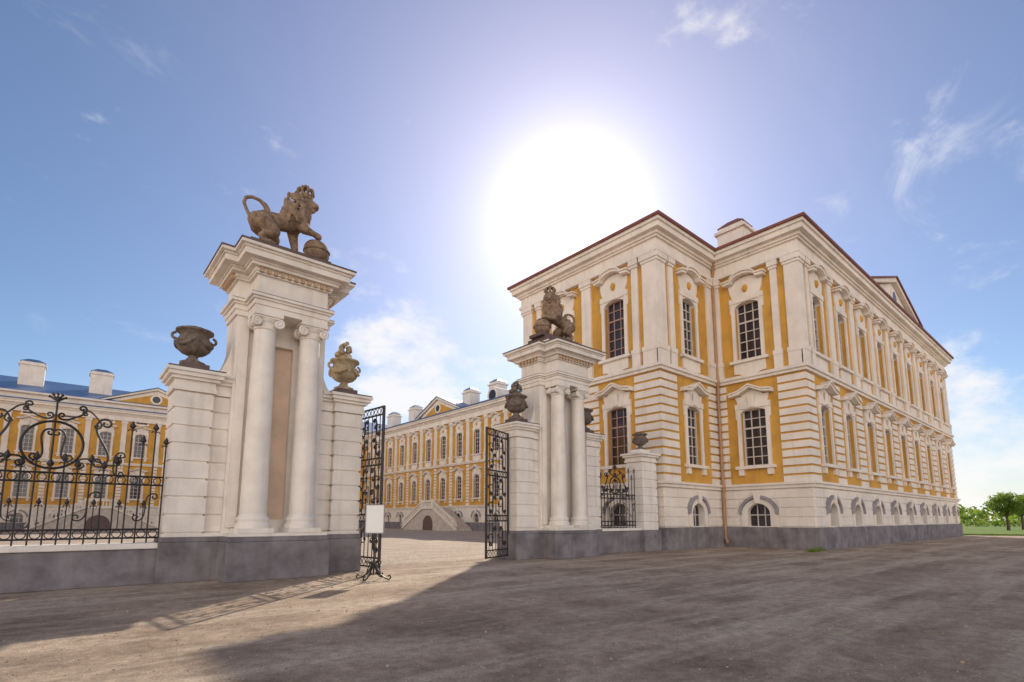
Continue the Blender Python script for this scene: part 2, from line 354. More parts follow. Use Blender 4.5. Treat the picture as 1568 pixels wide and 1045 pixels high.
# ------------------------------------------------------------------ gate piers
def sweep_poly(c, w, y0, y1, fw=None, fy=None):
    if fw is None: return [(c - w, y0), (c + w, y0), (c + w, y1), (c - w, y1)]
    return [(c - w, y0), (c - fw, y0), (c - fw, fy), (c + fw, fy), (c + fw, y0), (c + w, y0), (c + w, y1), (c - w, y1)]
def gate(c):
    P = Parts('gate_pillar')
    b = P['body']
    pp = [(c - 2.5, 14.9), (c - 1.225, 14.9), (c - 1.225, 14.1), (c + 1.225, 14.1), (c + 1.225, 14.9), (c + 2.5, 14.9), (c + 2.5, 16.0), (c - 2.5, 16.0)]
    P['plinth'].slab(pp, 0, .95, .04)
    P['plinth'].slab(pp, .95, 1.08, .0)
    b.slab(pp, 1.08, 1.16, -.03)
    for sg in (-1, 1):
        x0, x1 = sorted((c + sg * 1.6, c + sg * 2.46)); xi0, xi1 = sorted((c + sg * 1.2, c + sg * 1.6))
        b.box(x0 + .04, x1 - .04, 14.98, 15.92, 1.16, 4.7); b.box(xi0, xi1, 15.14, 15.85, 1.16, 4.7)
        for k in range(8):
            z = 1.2 + k * .44
            b.box(x0, x1, 14.94, 15.96, z, z + .385); b.box(xi0, xi1, 15.1, 15.88, z + .001, z + .384)
        pc = [(x0, 14.94), (x1, 14.94), (x1, 15.96), (x0, 15.96)]
        for z0, z1, o in ((4.7, 4.8, .05), (4.8, 4.98, .02), (4.98, 5.06, .1), (5.06, 5.16, .17), (5.16, 5.24, .22)):
            b.slab(pc, z0, z1, o)
            b.slab([(xi0, 15.1 - o), (xi1, 15.1 - o), (xi1, 15.88 + o), (xi0, 15.88 + o)], z0 + .003, z1 + .003, 0)
        P['capping'].slab(pc, 5.24, 5.28, .2)
        P['capping'].slab([(x0 + .12, 15.12), (x1 - .12, 15.12), (x1 - .12, 15.8), (x0 + .12, 15.8)], 5.28, 5.48, 0)
        pts = []
        for i in range(13):
            t = i / 12; a = t * math.pi / 2
            pts.append((c + sg * (1.2 + .5 * (1 - math.sin(a))), 5.25 + 1.25 * (1 - math.cos(a))))
        pts = [(c + sg * 1.2, 5.25)] + pts
        b.prism([(x, 15.25, z) for x, z in pts], [(x, 15.75, z) for x, z in pts])
    b.box(c - 1.2, c - .3, 14.95, 16.0, 1.16, 6.95); b.box(c + .3, c + 1.2, 14.951, 16.001, 1.16, 6.95)
    b.box(c - .3, c + .3, 15.15, 16.0, 1.16, 6.95); b.box(c - .3, c + .3, 14.953, 15.15, 6.3, 6.95); b.box(c - .3, c + .3, 14.953, 15.15, 1.16, 1.5)
    P['niche'].box(c - .3, c + .3, 15.13, 15.149, 1.5, 6.3)
    P['niche'].box(c - .32, c - .3, 14.97, 15.13, 1.5, 6.3)
    for sg in (-1, 1):
        x = c + sg * 1.02
        b.box(x - .12, x + .12, 14.87, 14.95, 1.3, 6.8)
        cx, cy = c + sg * .6, 14.52
        b.box(cx - .42, cx + .42, cy - .41, cy + .41, 1.16, 1.28)
        b2 = P['columns']
        prof = [(.41, 0), (.42, .05), (.41, .1), (.37, .13), (.36, .17), (.385, .21), (.38, .26), (.34, .3), (.318, .36)]
        for i in range(13):
            t = i / 12; prof.append((.318 - .055 * t ** 1.6, .36 + t * 4.85))
        prof += [(.29, 5.23), (.29, 5.28), (.262, 5.3), (.262, 5.4), (.32, 5.46), (.33, 5.5)]
        b2.lathe((cx, cy, 1.28), prof, 40)
        for s2 in (-1, 1):
            for yy in (cy - .3, cy + .12):
                pts = []
                for i in range(22):
                    a = i * .5; r = .135 * (1 - i / 24)
                    pts.append((cx + s2 * (.27) + s2 * r * math.sin(a), yy, 6.68 + r * math.cos(a)))
                b2.tube(pts, .035, 6)
            b2.tube([(cx + s2 * .27, cy - .31, 6.68), (cx + s2 * .27, cy + .3, 6.68)], [.1, .1], 14)
        b2.tube([(cx - .27, cy - .3, 6.815), (cx, cy - .31, 6.80), (cx + .27, cy - .3, 6.815)], .035, 6)
        b.box(cx - .36, cx + .36, cy - .36, cy + .36, 6.84, 6.95)
    f = sweep_poly(c, 1.25, 14.9, 16.05, .95, 14.18)
    for z0, z1, o in ((6.95, 7.1, .0), (7.1, 7.24, .03), (7.24, 7.3, .08), (7.3, 7.37, .14), (7.37, 7.92, -.02), (7.92, 7.98, .05), (7.98, 8.08, .08), (8.08, 8.16, .2), (8.16, 8.22, .24), (8.22, 8.38, .42), (8.38, 8.44, .46), (8.44, 8.52, .54)):
        b.slab(f, z0, z1, o)
    P['capping'].slab(f, 8.52, 8.56, .56)
    P['capping'].slab(f, 7.372, 7.39, .13)
    for k in range(11):
        x = c - .88 + k * .176
        P['dentils'].box(x - .045, x + .045, 14.05, 14.16, 7.95, 8.08)
    for k in range(6):
        y = 15.0 + k * .19
        for sg in (-1, 1):
            xx = c + sg * 1.35; P['dentils'].box(xx - .06, xx + .06, y - .045, y + .045, 7.95, 8.078)
    b.slab(sweep_poly(c, 1.15, 14.5, 15.7), 8.56, 8.8, 0)
    P['capping'].slab(sweep_poly(c, 1.1, 14.55, 15.65), 8.8, 9.0, .05)
    P.done(dict(body='gatewhite', plinth='plinth', capping='slab', niche='niche', columns='gatewhite', dentils='dentil'), smooth=('columns',), bevel=dict(body=.012, plinth=.02))
gate(4.36); gate(15.6)

# ------------------------------------------------------------------ urns
def urn(x, y, z, s=1.0, kind='bowl', mk='stone'):
    P = Parts('stone_urn'); b = P['vessel']
    b.lathe((x, y, z), [(.27 * s, 0), (.27 * s, .07 * s), (.17 * s, .11 * s), (.1 * s, .2 * s), (.11 * s, .24 * s), (.16 * s, .26 * s)], 24)
    b.lathe((x, y, z + .24 * s), [(.12 * s, 0), (.24 * s, .05 * s), (.33 * s, .14 * s), (.38 * s, .26 * s), (.38 * s, .36 * s)], 60, .035, 12)
    b.lathe((x, y, z + .59 * s), [(.37 * s, 0), (.33 * s, .06 * s), (.30 * s, .12 * s), (.33 * s, .18 * s), (.40 * s, .22 * s), (.40 * s, .26 * s), (.34 * s, .28 * s)], 28)
    for sg in (-1, 1):
        pts = []
        for i in range(18):
            a = i * .38; r = .09 * s * (1 - i / 26)
            pts.append((x + sg * (.38 * s + r * math.sin(a)), y, z + .66 * s + r * math.cos(a)))
        b.tube([(x + sg * .34 * s, y, z + .45 * s)] + [(x + sg * .39 * s, y, z + .52 * s)] + pts[::-1][8:], .032 * s, 7)
    for k in range(4):
        a0 = k * math.pi / 2; g = []
        for i in range(9):
            a = a0 + i / 8 * math.pi / 2; g.append((x + .385 * s * math.cos(a), y + .385 * s * math.sin(a), z + (.62 - .17 * math.sin(math.pi * i / 8)) * s))
        b.tube(g, [.02 * s + .028 * s * math.sin(math.pi * i / 8) for i in range(9)], 7)
    if kind == 'bowl':
        b.lathe((x, y, z + .86 * s), [(.33 * s, 0), (.25 * s, .05 * s), (.1 * s, .09 * s), (.05 * s, .12 * s)], 24)
    else:
        rnd = random.Random(7)
        b.lathe((x, y, z + .86 * s), [(.3 * s, 0), (.2 * s, .08 * s), (.12 * s, .16 * s), (.1 * s, .2 * s)], 24)
        for i in range(26):
            t = rnd.random(); a = rnd.random() * 6.28; r = .2 * s * (1 - t * .7)
            b.ball((x + r * math.cos(a), y + r * math.sin(a), z + (1.0 + t * .4) * s), (.1 - .04 * t) * s, 1)
    P.done(dict(vessel=mk), smooth=('vessel',))
urn(2.3, 15.46, 5.48, 1.1, 'bowl', 'urn_dark'); urn(6.39, 15.46, 5.48, 1.12, 'flower', 'stone_lt')
urn(13.57, 15.46, 5.48, 1.12, 'flower', 'urn_dark'); urn(17.63, 15.46, 5.48, 1.1, 'bowl', 'urn_dark')
urn(21.8, 15.4, 4.95, .95, 'bowl', 'urn_dark')

# ------------------------------------------------------------------ lions
def lion(cx, cy, z0, sg):
    root = empty('lion_statue')
    b = MB()
    def W(x, y, z): return (cx + sg * x, cy + y, z0 + z)
    def chain(pts):
        for (p, q) in zip(pts[:-1], pts[1:]):
            L = math.dist(p[:3], q[:3]); n = max(2, int(L / (min(p[3], q[3]) * .45)))
            for i in range(n + 1):
                t = i / n; v = [p[k] + (q[k] - p[k]) * t for k in range(4)]
                b.ball(W(*v[:3]), v[3], 2)
    chain([(-.80, 0, .74, .25), (-.58, 0, .82, .29), (-.22, 0, .90, .25), (.06, 0, 1.02, .31), (.22, 0, 1.14, .38), (.32, -.02, 1.42, .32), (.4, -.06, 1.66, .24)])
    for y, dx in ((-.2, 0), (.2, .22)):    # hind legs: thigh, knee forward, hock back, paw
        chain([(-.68, y * .8, .68, .27), (-.40 + dx * .6, y * 1.15, .44, .18), (-.60 + dx, y * 1.2, .32, .11), (-.72 + dx, y * 1.2, .22, .09), (-.66 + dx, y * 1.2, .09, .09), (-.5 + dx, y * 1.2, .08, .1), (-.4 + dx, y * 1.2, .07, .08)])
    chain([(.22, .19, 1.04, .22), (.26, .22, .72, .15), (.32, .22, .4, .11), (.33, .22, .12, .095), (.47, .22, .08, .1)])
    chain([(.3, -.2, 1.08, .22), (.42, -.26, .82, .15), (.6, -.24, .80, .11), (.74, -.18, .82, .09), (.88, -.14, .79, .105)])
    h = Vector((.72, -.66, 0)).normalized(); hc = Vector((.46, -.1, 1.68)); sd = Vector((-h.y, h.x, 0))
    def hp(f, s_, u): v = hc + h * f + sd * s_; return (v.x, v.y, v.z + u)
    chain([(*hp(0, 0, 0), .23), (*hp(.14, 0, -.02), .18), (*hp(.27, 0, -.07), .125), (*hp(.32, 0, -.08), .1)])
    chain([(*hp(.1, 0, -.17), .12), (*hp(.25, 0, -.2), .075)])
    for s_ in (-1, 1):
        b.ball(W(*hp(.02, s_ * .2, .15)), .065, 2); b.ball(W(*hp(.2, s_ * .09, .08)), .06, 2); b.ball(W(*hp(.3, s_ * .06, -.11)), .07, 2)
    rnd = random.Random(11)
    for i in range(330):
        t = rnd.random(); a = rnd.uniform(0, 2 * math.pi)
        c = Vector((.30 - .1 * (1 - t), -.03, 1.0 + t * .85)); rr = .40 - .14 * abs(t - .35)
        v = c + Vector((math.cos(a) * rr * .98, math.sin(a) * rr, rnd.uniform(-.05, .05)))
        if t > .6 and (v - hc).dot(h) > .1: continue
        r = rnd.uniform(.04, .07)
        b.ball(W(*v), r, 1); b.ball(W(v.x * 1.01, v.y, v.z - .07), r * .8, 1); b.ball(W(v.x * 1.01, v.y, v.z - .13), r * .5, 1)
    tail = [(-.98, 0, .78), (-1.08, 0, .95), (-1.16, 0, 1.13), (-1.12, 0, 1.3), (-.96, 0, 1.38), (-.76, 0, 1.36), (-.62, 0, 1.27), (-.54, 0, 1.15)]
    chain([(*p, .05 if i < 6 else .075 + .01 * (i - 6)) for i, p in enumerate(tail)])
    o = b.obj('lion_body', M['stone'], root, recalc=False)
    rm = o.modifiers.new('remesh', 'REMESH'); rm.mode = 'VOXEL'; rm.voxel_size = .02; rm.use_smooth_shade = True
    sm = o.modifiers.new('smooth', 'SMOOTH'); sm.factor = .5; sm.iterations = 1
    ob = MB(); ob.lathe(W(.88, -.05, 0), [(.02, .0)] + [(.35 * math.sin(math.pi * i / 16), .35 - .35 * math.cos(math.pi * i / 16)) for i in range(1, 16)] + [(.02, .70)], 32)
    ob.tube([W(.88 + .36 * math.cos(a), -.05 + .36 * math.sin(a), .35) for a in [2 * math.pi * i / 28 for i in range(28)]], .03, 6, closed=True)
    ob.tube([W(.88 + .36 * math.cos(a), -.05, .35 + .36 * math.sin(a)) for a in [2 * math.pi * i / 28 for i in range(28)]], .03, 6, closed=True)
    ob.obj('orb', M['stone'], root, smooth=True)
    cr = MB(); q = W(.45, -.1, 1.87)
    cr.lathe(q, [(.19, -.04), (.21, .0), (.21, .07), (.18, .09), (.17, .11)], 24)
    for k in range(8):
        a = 2 * math.pi * k / 8
        cr.tube([(q[0] + r * math.cos(a), q[1] + r * math.sin(a), q[2] + z) for r, z in ((.18, .08), (.23, .17), (.21, .27), (.1, .32), (.01, .31))], [.04, .045, .04, .03, .02], 6)
        cr.ball((q[0] + .23 * math.cos(a), q[1] + .23 * math.sin(a), q[2] + .22), .04, 1)
    cr.ball((q[0], q[1], q[2] + .38), .07, 2)
    cr.obj('crown', M['stone'], root, smooth=True)
    sl = MB(); sl.box(*sorted((cx - sg * 1.02, cx + sg * 1.22)), cy - .4, cy + .4, z0 - .12, z0 + .02)
    sl.obj('base_slab', M['slab'], root, bevel=.02)
lion(4.3, 15.05, 9.12, 1); lion(15.5, 15.05, 9.12, -1)

# ------------------------------------------------------------------ ironwork
def clothoid(even, turns=1.25, n=24):
    P_ = [(i / n) ** 1.6 for i in range(n + 1)]; tot = sum(P_); hs = []; acc = 0
    for i in range(n + 1):
        hs.append(acc); acc += P_[i] / tot * turns * 2 * math.pi
    fw = [(0., 0.)]; x = z = 0
    for i in range(1, n + 1):
        x += math.sin(hs[i]); z += math.cos(hs[i]); fw.append((x, z))
    bw = [((x if even else -x), -z) for x, z in fw][::-1]
    pts = bw[:-1] + fw
    zs = [p[1] for p in pts]; xs = [p[0] for p in pts]; h = max(zs) - min(zs); mx = (max(xs) + min(xs)) / 2; mz = (max(zs) + min(zs)) / 2
    return [((x - mx) / h, (z - mz) / h) for x, z in pts]
SC, CC = clothoid(False), clothoid(True)
def scroll(mb, T, kind, c, z, h, rot=0, flip=1, r=.014, o=0):
    ca, sa = math.cos(R(rot)), math.sin(R(rot)); pts = []
    for x, zz in (SC if kind == 'S' else CC):
        x *= flip; X, Z = x * ca - zz * sa, x * sa + zz * ca
        pts.append(T(c + X * h, z + Z * h, o))
    mb.tube(pts, r, 5)
def spear(mb, p, h=.2, w=.055):
    x, y, z = p
    mb.add([(x, y, z - .02), (x - w, y, z + h * .35), (x, y - w * .45, z + h * .35), (x + w, y, z + h * .35), (x, y + w * .45, z + h * .35), (x, y, z + h)],
           [(0, 1, 2), (0, 2, 3), (0, 3, 4), (0, 4, 1), (5, 2, 1), (5, 3, 2), (5, 4, 3), (5, 1, 4)])
    for sx in (-1, 1):
        mb.tube([(x, y, z - .03), (x + sx * w * .9, y, z + .0), (x + sx * w * 1.2, y, z - .05)], .013, 4)
def bar(mb, T, s, z0, z1, r=.016): mb.tube([T(s, z0, 0), T(s, z1, 0)], r, 6)
def rail(mb, T, s0, s1, z, r=.018): mb.tube([T(s0, z, 0), T(s1, z, 0)], r, 6)
def fence(x0, x1, y, zb, ht, orn=1.0):
    root = empty('iron_fence'); mb = MB(); T = fr((0, y), (1, 0), (0, -1)); c = (x0 + x1) / 2; hw = (x1 - x0) / 2
    z1, z2 = zb + .12, zb + .32; z3 = zb + ht * .5; z4 = z3 + .2
    for z in (z1, z2): rail(mb, T, x0, x1, z, .024)
    for z in (z3, z4): rail(mb, T, x0, x1, z, .024)
    n = int(round((x1 - x0) / .235))
    for i in range(n + 1):
        s = x0 + (x1 - x0) * i / n; u = abs(s - c) / hw
        top = zb + ht * (.98 if i % 2 else .86)
        if u < .62: top = z4 + (.12 if i % 2 else .25)
        bar(mb, T, s, z1 - .12, top, .019); spear(mb, T(s, top, 0), .22, .07)
        if i < n:
            m = s + (x1 - x0) / n / 2
            mb.tube([T(m + .085 * math.cos(a), z1 + .1 + .085 * math.sin(a), 0) for a in [2 * math.pi * k / 14 for k in range(14)]], .011, 4, True)
            if i % 2 == 0: spear(mb, T(m, z2 + .55, 0), .16, .05); bar(mb, T, m, z2, z2 + .55, .012)
            mb.tube([T(m + .075 * math.cos(a), (z3 + z4) / 2 + .085 * math.sin(a), 0) for a in [2 * math.pi * k / 14 for k in range(14)]], .011, 4, True)
    rc = .5 * orn; cz = z3 + .78 * orn; r_ = .022
    mb.tube([T(c + rc * math.cos(a), cz + rc * math.sin(a), 0) for a in [2 * math.pi * k / 36 for k in range(36)]], .03, 6, True)
    scroll(mb, T, 'S', c - .17 * orn, cz, .62 * orn, 10, 1, r_); scroll(mb, T, 'S', c + .17 * orn, cz, .62 * orn, -10, -1, r_)
    bar(mb, T, c, z4, cz + rc * 1.9, .022)
    scroll(mb, T, 'C', c - .28 * orn, cz + rc + .2 * orn, .5 * orn, 60, 1, r_); scroll(mb, T, 'C', c + .28 * orn, cz + rc + .2 * orn, .5 * orn, -60, -1, r_)
    for sg in (-1, 1):
        scroll(mb, T, 'S', c + sg * .82 * orn, cz + .12, .95 * orn, sg * 28, sg, .026)
        scroll(mb, T, 'S', c + sg * .8 * orn, cz - .32 * orn, .7 * orn, sg * 70, -sg, r_)
        scroll(mb, T, 'C', c + sg * 1.15 * orn, cz - .35 * orn, .55 * orn, 0, sg, .02)
        scroll(mb, T, 'C', c + sg * .62 * orn, cz + .62 * orn, .45 * orn, sg * 40, -sg, .02)
    for k in range(5):
        a = R(-60 + 30 * k + 90); p = T(c + .16 * math.cos(a), cz + rc * 1.9 + .16 * math.sin(a), 0)
        mb.tube([T(c, cz + rc * 1.9, 0), p], [.035, .015], 5); mb.ball(p, .035, 1)
    for sg in (-1, 1):
        for q in (.33, .85): scroll(mb, T, 'S', c + sg * q * hw, (z2 + z3) / 2, .62 * (z3 - z2), 0, sg, .016)
    mb.obj('ironwork', M['iron'], root)
fence(-2.35, 1.86, 15.3, .95, 2.75, 1.05); fence(-6.9, -2.9, 15.3, .95, 2.75, 1.05); fence(18.15, 21.15, 15.35, 1.1, 2.75, .8)
def leaf(p0, p1, z0=.12, z1=4.85):
    root = empty('iron_gate'); mb = MB(); d = Vector((p1[0] - p0[0], p1[1] - p0[1])); L = d.length; d.normalize()
    T = fr(p0, (d.x, d.y), (-d.y, d.x))
    for s in (.03, L - .03): mb.tube([T(s, z0, 0), T(s, z1, 0)], .045, 6)
    for z in (z0 + .03, z0 + .28, 1.45, 1.65, 3.1, 3.3, z1 - .25, z1 - .02): rail(mb, T, 0, L, z, .028)
    n = 7
    for i in range(1, n):
        s = L * i / n
        for a, b in ((z0 + .28, 1.45), (1.65, 3.1), (3.3, z1 - .25)): bar(mb, T, s, a, b, .014)
    for z, h in ((.9, .8), (2.05, .75), (2.7, .75), (3.65, .62), (4.25, .62)):
        for q, f in ((.28, 1), (.72, -1)):
            scroll(mb, T, 'S', L * q, z, h * .85, 0, f, .024, .02); scroll(mb, T, 'C', L * q + .1, z, h * .5, 90, f, .018, -.02)
    for z in (z0 + .155, 1.55, 3.2, z1 - .135):
        for i in range(8): mb.tube([T(L * (i + .5) / 8 + .075 * math.cos(a), z + .085 * math.sin(a), 0) for a in [2 * math.pi * k / 12 for k in range(12)]], .012, 4, True)
    mb.obj('gate_leaf', M['iron'], root)
leaf((13.1, 15.4), (11.5, 14.75)); leaf((6.87, 15.4), (7.02, 13.9))

# sign stand
root = empty('sign_stand'); mb = MB(); sx, sy = 6.08, 12.35
mb.tube([(sx, sy, .12), (sx, sy, 1.2)], .024, 8)
for k in range(4):
    a = k * math.pi / 2 + .6; dx, dy = math.cos(a), math.sin(a); T = fr((sx, sy), (dx, dy), (-dy, dx))
    mb.tube([T(.0, .45, 0), T(.08, .3, 0), T(.2, .14, 0), T(.33, .06, 0), T(.44, .03, 0), T(.48, .08, 0), T(.45, .13, 0), T(.4, .11, 0)], .02, 6)
    scroll(mb, T, 'S', .15, .3, .3, 25, 1, .014)
mb.obj('iron_stand', M['iron'], root)
mb = MB(); fd = Vector((.6534, .757)); T = fr((sx, sy), (.757, -.6534), (-fd.x, -fd.y))
mb.fbox(T, -.22, .22, 1.17, 1.86, .02, .045); mb.obj('sign_board', M['sign'], root)
mb = MB()
for a, b, c_, d_ in ((-.24, .24, 1.15, 1.17), (-.24, .24, 1.86, 1.88), (-.24, -.22, 1.17, 1.86), (.22, .24, 1.17, 1.86)): mb.fbox(T, a, b, c_, d_, .01, .055)
mb.obj('sign_frame', M['surround'], root)

# low walls + small pier
root = empty('fence_wall'); mb = MB(); mb.box(-12, 1.85, 15.0, 15.6, 0, .82); mb.obj('wall', M['plinth'], root, bevel=.02)
mb = MB(); mb.box(-12, 1.84, 14.93, 15.67, .82, .95); mb.obj('coping', M['gatewhite'], root, bevel=.02)
root = empty('fence_wall'); mb = MB(); mb.box(18.15, 22.6, 15.06, 15.62, 0, .98); mb.obj('wall', M['plinth'], root, bevel=.02)
mb = MB(); mb.box(18.15, 21.18, 15.0, 15.68, .98, 1.1); mb.obj('coping', M['gatewhite'], root, bevel=.02)
root = empty('fence_pier'); mb = MB()
mb.box(21.24, 22.36, 14.94, 15.86, .98, 4.3)
for k in range(8): mb.box(21.2, 22.4, 14.9, 15.9, 1.0 + k * .41, 1.0 + k * .41 + .36)
pc = [(21.2, 14.9), (22.4, 14.9), (22.4, 15.9), (21.2, 15.9)]
for z0, z1, o in ((4.3, 4.4, .04), (4.4, 4.55, .0), (4.55, 4.65, .1), (4.65, 4.75, .17)): mb.slab(pc, z0, z1, o)
mb.slab(pc, 4.75, 4.95, -.2)
mb.obj('pier_body', M['gatewhite'], root, bevel=.012)
mb = MB(); mb.box(21.1, 22.5, 14.8, 15.98, 0, 1.0); mb.obj('pier_plinth', M['plinth'], root, bevel=.02)

# ------------------------------------------------------------------ ground
def gmat(name, c1, c2, c3, cob=0.0):
    m = bpy.data.materials.new(name); N, L = nodes(m); b = N['Principled BSDF']; b.inputs['Roughness'].default_value = .9; b.inputs['Specular IOR Level'].default_value = .25
    geo = N.new('ShaderNodeNewGeometry')
    def noi(sc, det=6, rough=.6, mp=None, dist=0):
        n = N.new('ShaderNodeTexNoise'); n.inputs['Scale'].default_value = sc; n.inputs['Detail'].default_value = det; n.inputs['Roughness'].default_value = rough; n.inputs['Distortion'].default_value = dist
        L.new(mp if mp else geo.outputs['Position'], n.inputs['Vector']); return n.outputs['Fac']
    def mapr(v, a, b_, c, d):
        g = N.new('ShaderNodeMapRange')
        for k, x in zip(('From Min', 'From Max', 'To Min', 'To Max'), (a, b_, c, d)): g.inputs[k].default_value = x
        L.new(v, g.inputs['Value']); return g.outputs['Result']
    def mul(a, f):
        mu = N.new('ShaderNodeMix'); mu.data_type = 'RGBA'; mu.blend_type = 'MULTIPLY'; mu.inputs['Factor'].default_value = 1; L.new(a, mu.inputs['A']); L.new(f, mu.inputs['B']); return mu.outputs['Result']
    mp = N.new('ShaderNodeMapping'); mp.inputs['Scale'].default_value = (.1, .9, 1); mp.inputs['Rotation'].default_value = (0, 0, R(-8)); L.new(geo.outputs['Position'], mp.inputs['Vector'])
    r1 = N.new('ShaderNodeValToRGB'); r1.color_ramp.elements[0].position = .36; r1.color_ramp.elements[0].color = (*c1, 1); r1.color_ramp.elements[1].position = .62; r1.color_ramp.elements[1].color = (*c2, 1)
    L.new(noi(.55, 8, .68, None, .4), r1.inputs['Fac'])
    mx = N.new('ShaderNodeMix'); mx.data_type = 'RGBA'
    L.new(mapr(noi(1.1, 7, .7, mp.outputs['Vector'], .3), .48, .64, 0, .9), mx.inputs['Factor']); L.new(r1.outputs['Color'], mx.inputs['A']); mx.inputs['B'].default_value = (*c3, 1)
    out = mul(mx.outputs['Result'], mapr(noi(5, 5, .75), .35, .65, .72, 1.2))
    out = mul(out, mapr(noi(42, 4, .8), .32, .68, .6, 1.35))
    L.new(out, b.inputs['Base Color'])
    bp = N.new('ShaderNodeBump'); bp.inputs['Strength'].default_value = 1.0; bp.inputs['Distance'].default_value = .05; L.new(noi(11, 8, .78), bp.inputs['Height'])
    last = bp
    if cob > 0:
        v = N.new('ShaderNodeTexVoronoi'); v.inputs['Scale'].default_value = 6.5; v.feature = 'F1'; L.new(geo.outputs['Position'], v.inputs['Vector'])
        b2 = N.new('ShaderNodeBump'); b2.invert = True; b2.inputs['Strength'].default_value = cob; b2.inputs['Distance'].default_value = .06; L.new(v.outputs['Distance'], b2.inputs['Height']); L.new(bp.outputs['Normal'], b2.inputs['Normal']); last = b2
    L.new(last.outputs['Normal'], b.inputs['Normal'])
    return m
def sheet(name, poly, z, m, div=None):
    mb = MB(); mb.add([(x, y, z) for x, y in poly], [tuple(range(len(poly)))]); o = mb.obj(name, m, recalc=False); return o
sheet('ground', [(-900, -900), (1100, -900), (1100, 1100), (-900, 1100)], 0, gmat('gravel_ground', (.28, .205, .15), (.50, .385, .29), (.62, .51, .40)))
sheet('courtyard_paving', [(-22.3, 16.2), (22.5, 16.2), (22.5, 25.3), (42.3, 25.3), (42.3, 92.3), (-22.3, 92.3)], .004, gmat('cobble', (.44, .36, .29), (.58, .48, .39), (.38, .31, .26), .8))
gm = mat('lawn_grass', (0.16, 0.25, 0.03), .9, .25, 2.5, .5, 60)
edge = [(66.5, 60), (66.2, 25), (66.4, 12), (67.2, 7.5), (69, 4), (74, 0), (90, -8), (130, -20), (400, -60), (700, -80), (900, 300), (500, 600), (66.5, 600)]
sheet('lawn', edge, .006, gm)
mb = MB(); rnd = random.Random(21)
for i in range(4500):
    d = 3.2 + 20 * rnd.random() ** 1.7; a = R(rnd.uniform(-8, 112)); x, y = d * math.cos(a), d * math.sin(a)
    if y > 13.9 and x < 7: continue
    r = rnd.uniform(.005, .015) * (2.2 if rnd.random() < .04 else 1)
    t = rnd.random() * 6.28; vs = []
    for k in range(5):
        q = t + k * 1.257; rr = r * rnd.uniform(.75, 1.25); vs.append((x + rr * math.cos(q), y + rr * math.sin(q), -.002))
    tp = [(x + (v[0] - x) * .55, y + (v[1] - y) * .55, r * rnd.uniform(.5, .9)) for v in vs]
    mb.add(vs + tp, [(k, (k + 1) % 5, 5 + (k + 1) % 5, 5 + k) for k in range(5)] + [(5, 6, 7, 8, 9)])
mb.obj('gravel_stones', mat('pebble', (.42, .34, .27), .9, .38, 9, 0), recalc=False)
mb = MB(); rnd = random.Random(5)
def tuft(x, y, z, n, h, w):
    for i in range(n):
        a = rnd.random() * 6.28; px, py = x + rnd.gauss(0, w), y + rnd.gauss(0, w * .5); hh = h * rnd.uniform(.5, 1.2); dx, dy = math.cos(a) * .02, math.sin(a) * .02
        lx, ly = rnd.gauss(0, .06), rnd.gauss(0, .06)
        mb.add([(px - dx, py - dy, z), (px + dx, py + dy, z), (px + lx, py + ly, z + hh)], [(0, 1, 2)])
for i in range(5): tuft(27.2 + rnd.uniform(-.6, 1), 9.55 + rnd.uniform(-.1, .1), 0, 30, .22, .2)
for i in range(220):
    t = rnd.random(); tuft(66.3 + 3 * t * t, 12 - 8 * t + rnd.gauss(0, .3), 0, 14, .16, .3)
mb.obj('grass_tufts', gm, recalc=False)

# ------------------------------------------------------------------ trees
def leafmat():
    m = bpy.data.materials.new('foliage'); N, L = nodes(m); b = N['Principled BSDF']; b.inputs['Roughness'].default_value = .7
    geo = N.new('ShaderNodeNewGeometry'); rp = N.new('ShaderNodeValToRGB'); rp.color_ramp.elements[0].color = (.05, .10, .015, 1); rp.color_ramp.elements[1].color = (.15, .23, .035, 1)
    L.new(geo.outputs['Random Per Island'], rp.inputs['Fac']); L.new(rp.outputs['Color'], b.inputs['Base Color'])
    tr = N.new('ShaderNodeBsdfTranslucent'); tr.inputs['Color'].default_value = (.3, .42, .05, 1); ms = N.new('ShaderNodeMixShader'); ms.inputs[0].default_value = .4
    L.new(b.outputs[0], ms.inputs[1]); L.new(tr.outputs[0], ms.inputs[2]); L.new(ms.outputs[0], N['Material Output'].inputs[0]); return m
LM = leafmat()
def leaves(mb, c, rad, n, size, rnd):
    for i in range(n):
        v = Vector((rnd.gauss(0, 1), rnd.gauss(0, 1), rnd.gauss(0, 1))).normalized() * rnd.random() ** .4
        p = Vector(c) + Vector((v.x * rad[0], v.y * rad[1], v.z * rad[2]))
        a = Vector((rnd.gauss(0, 1), rnd.gauss(0, 1), rnd.gauss(0, 1))).normalized(); bb = a.orthogonal().normalized(); cc = a.cross(bb); s_ = size * rnd.uniform(.6, 1.3)
        mb.add([p - bb * s_, p + cc * s_ * .6, p + bb * s_, p - cc * s_ * .6], [(0, 1, 2, 3)])
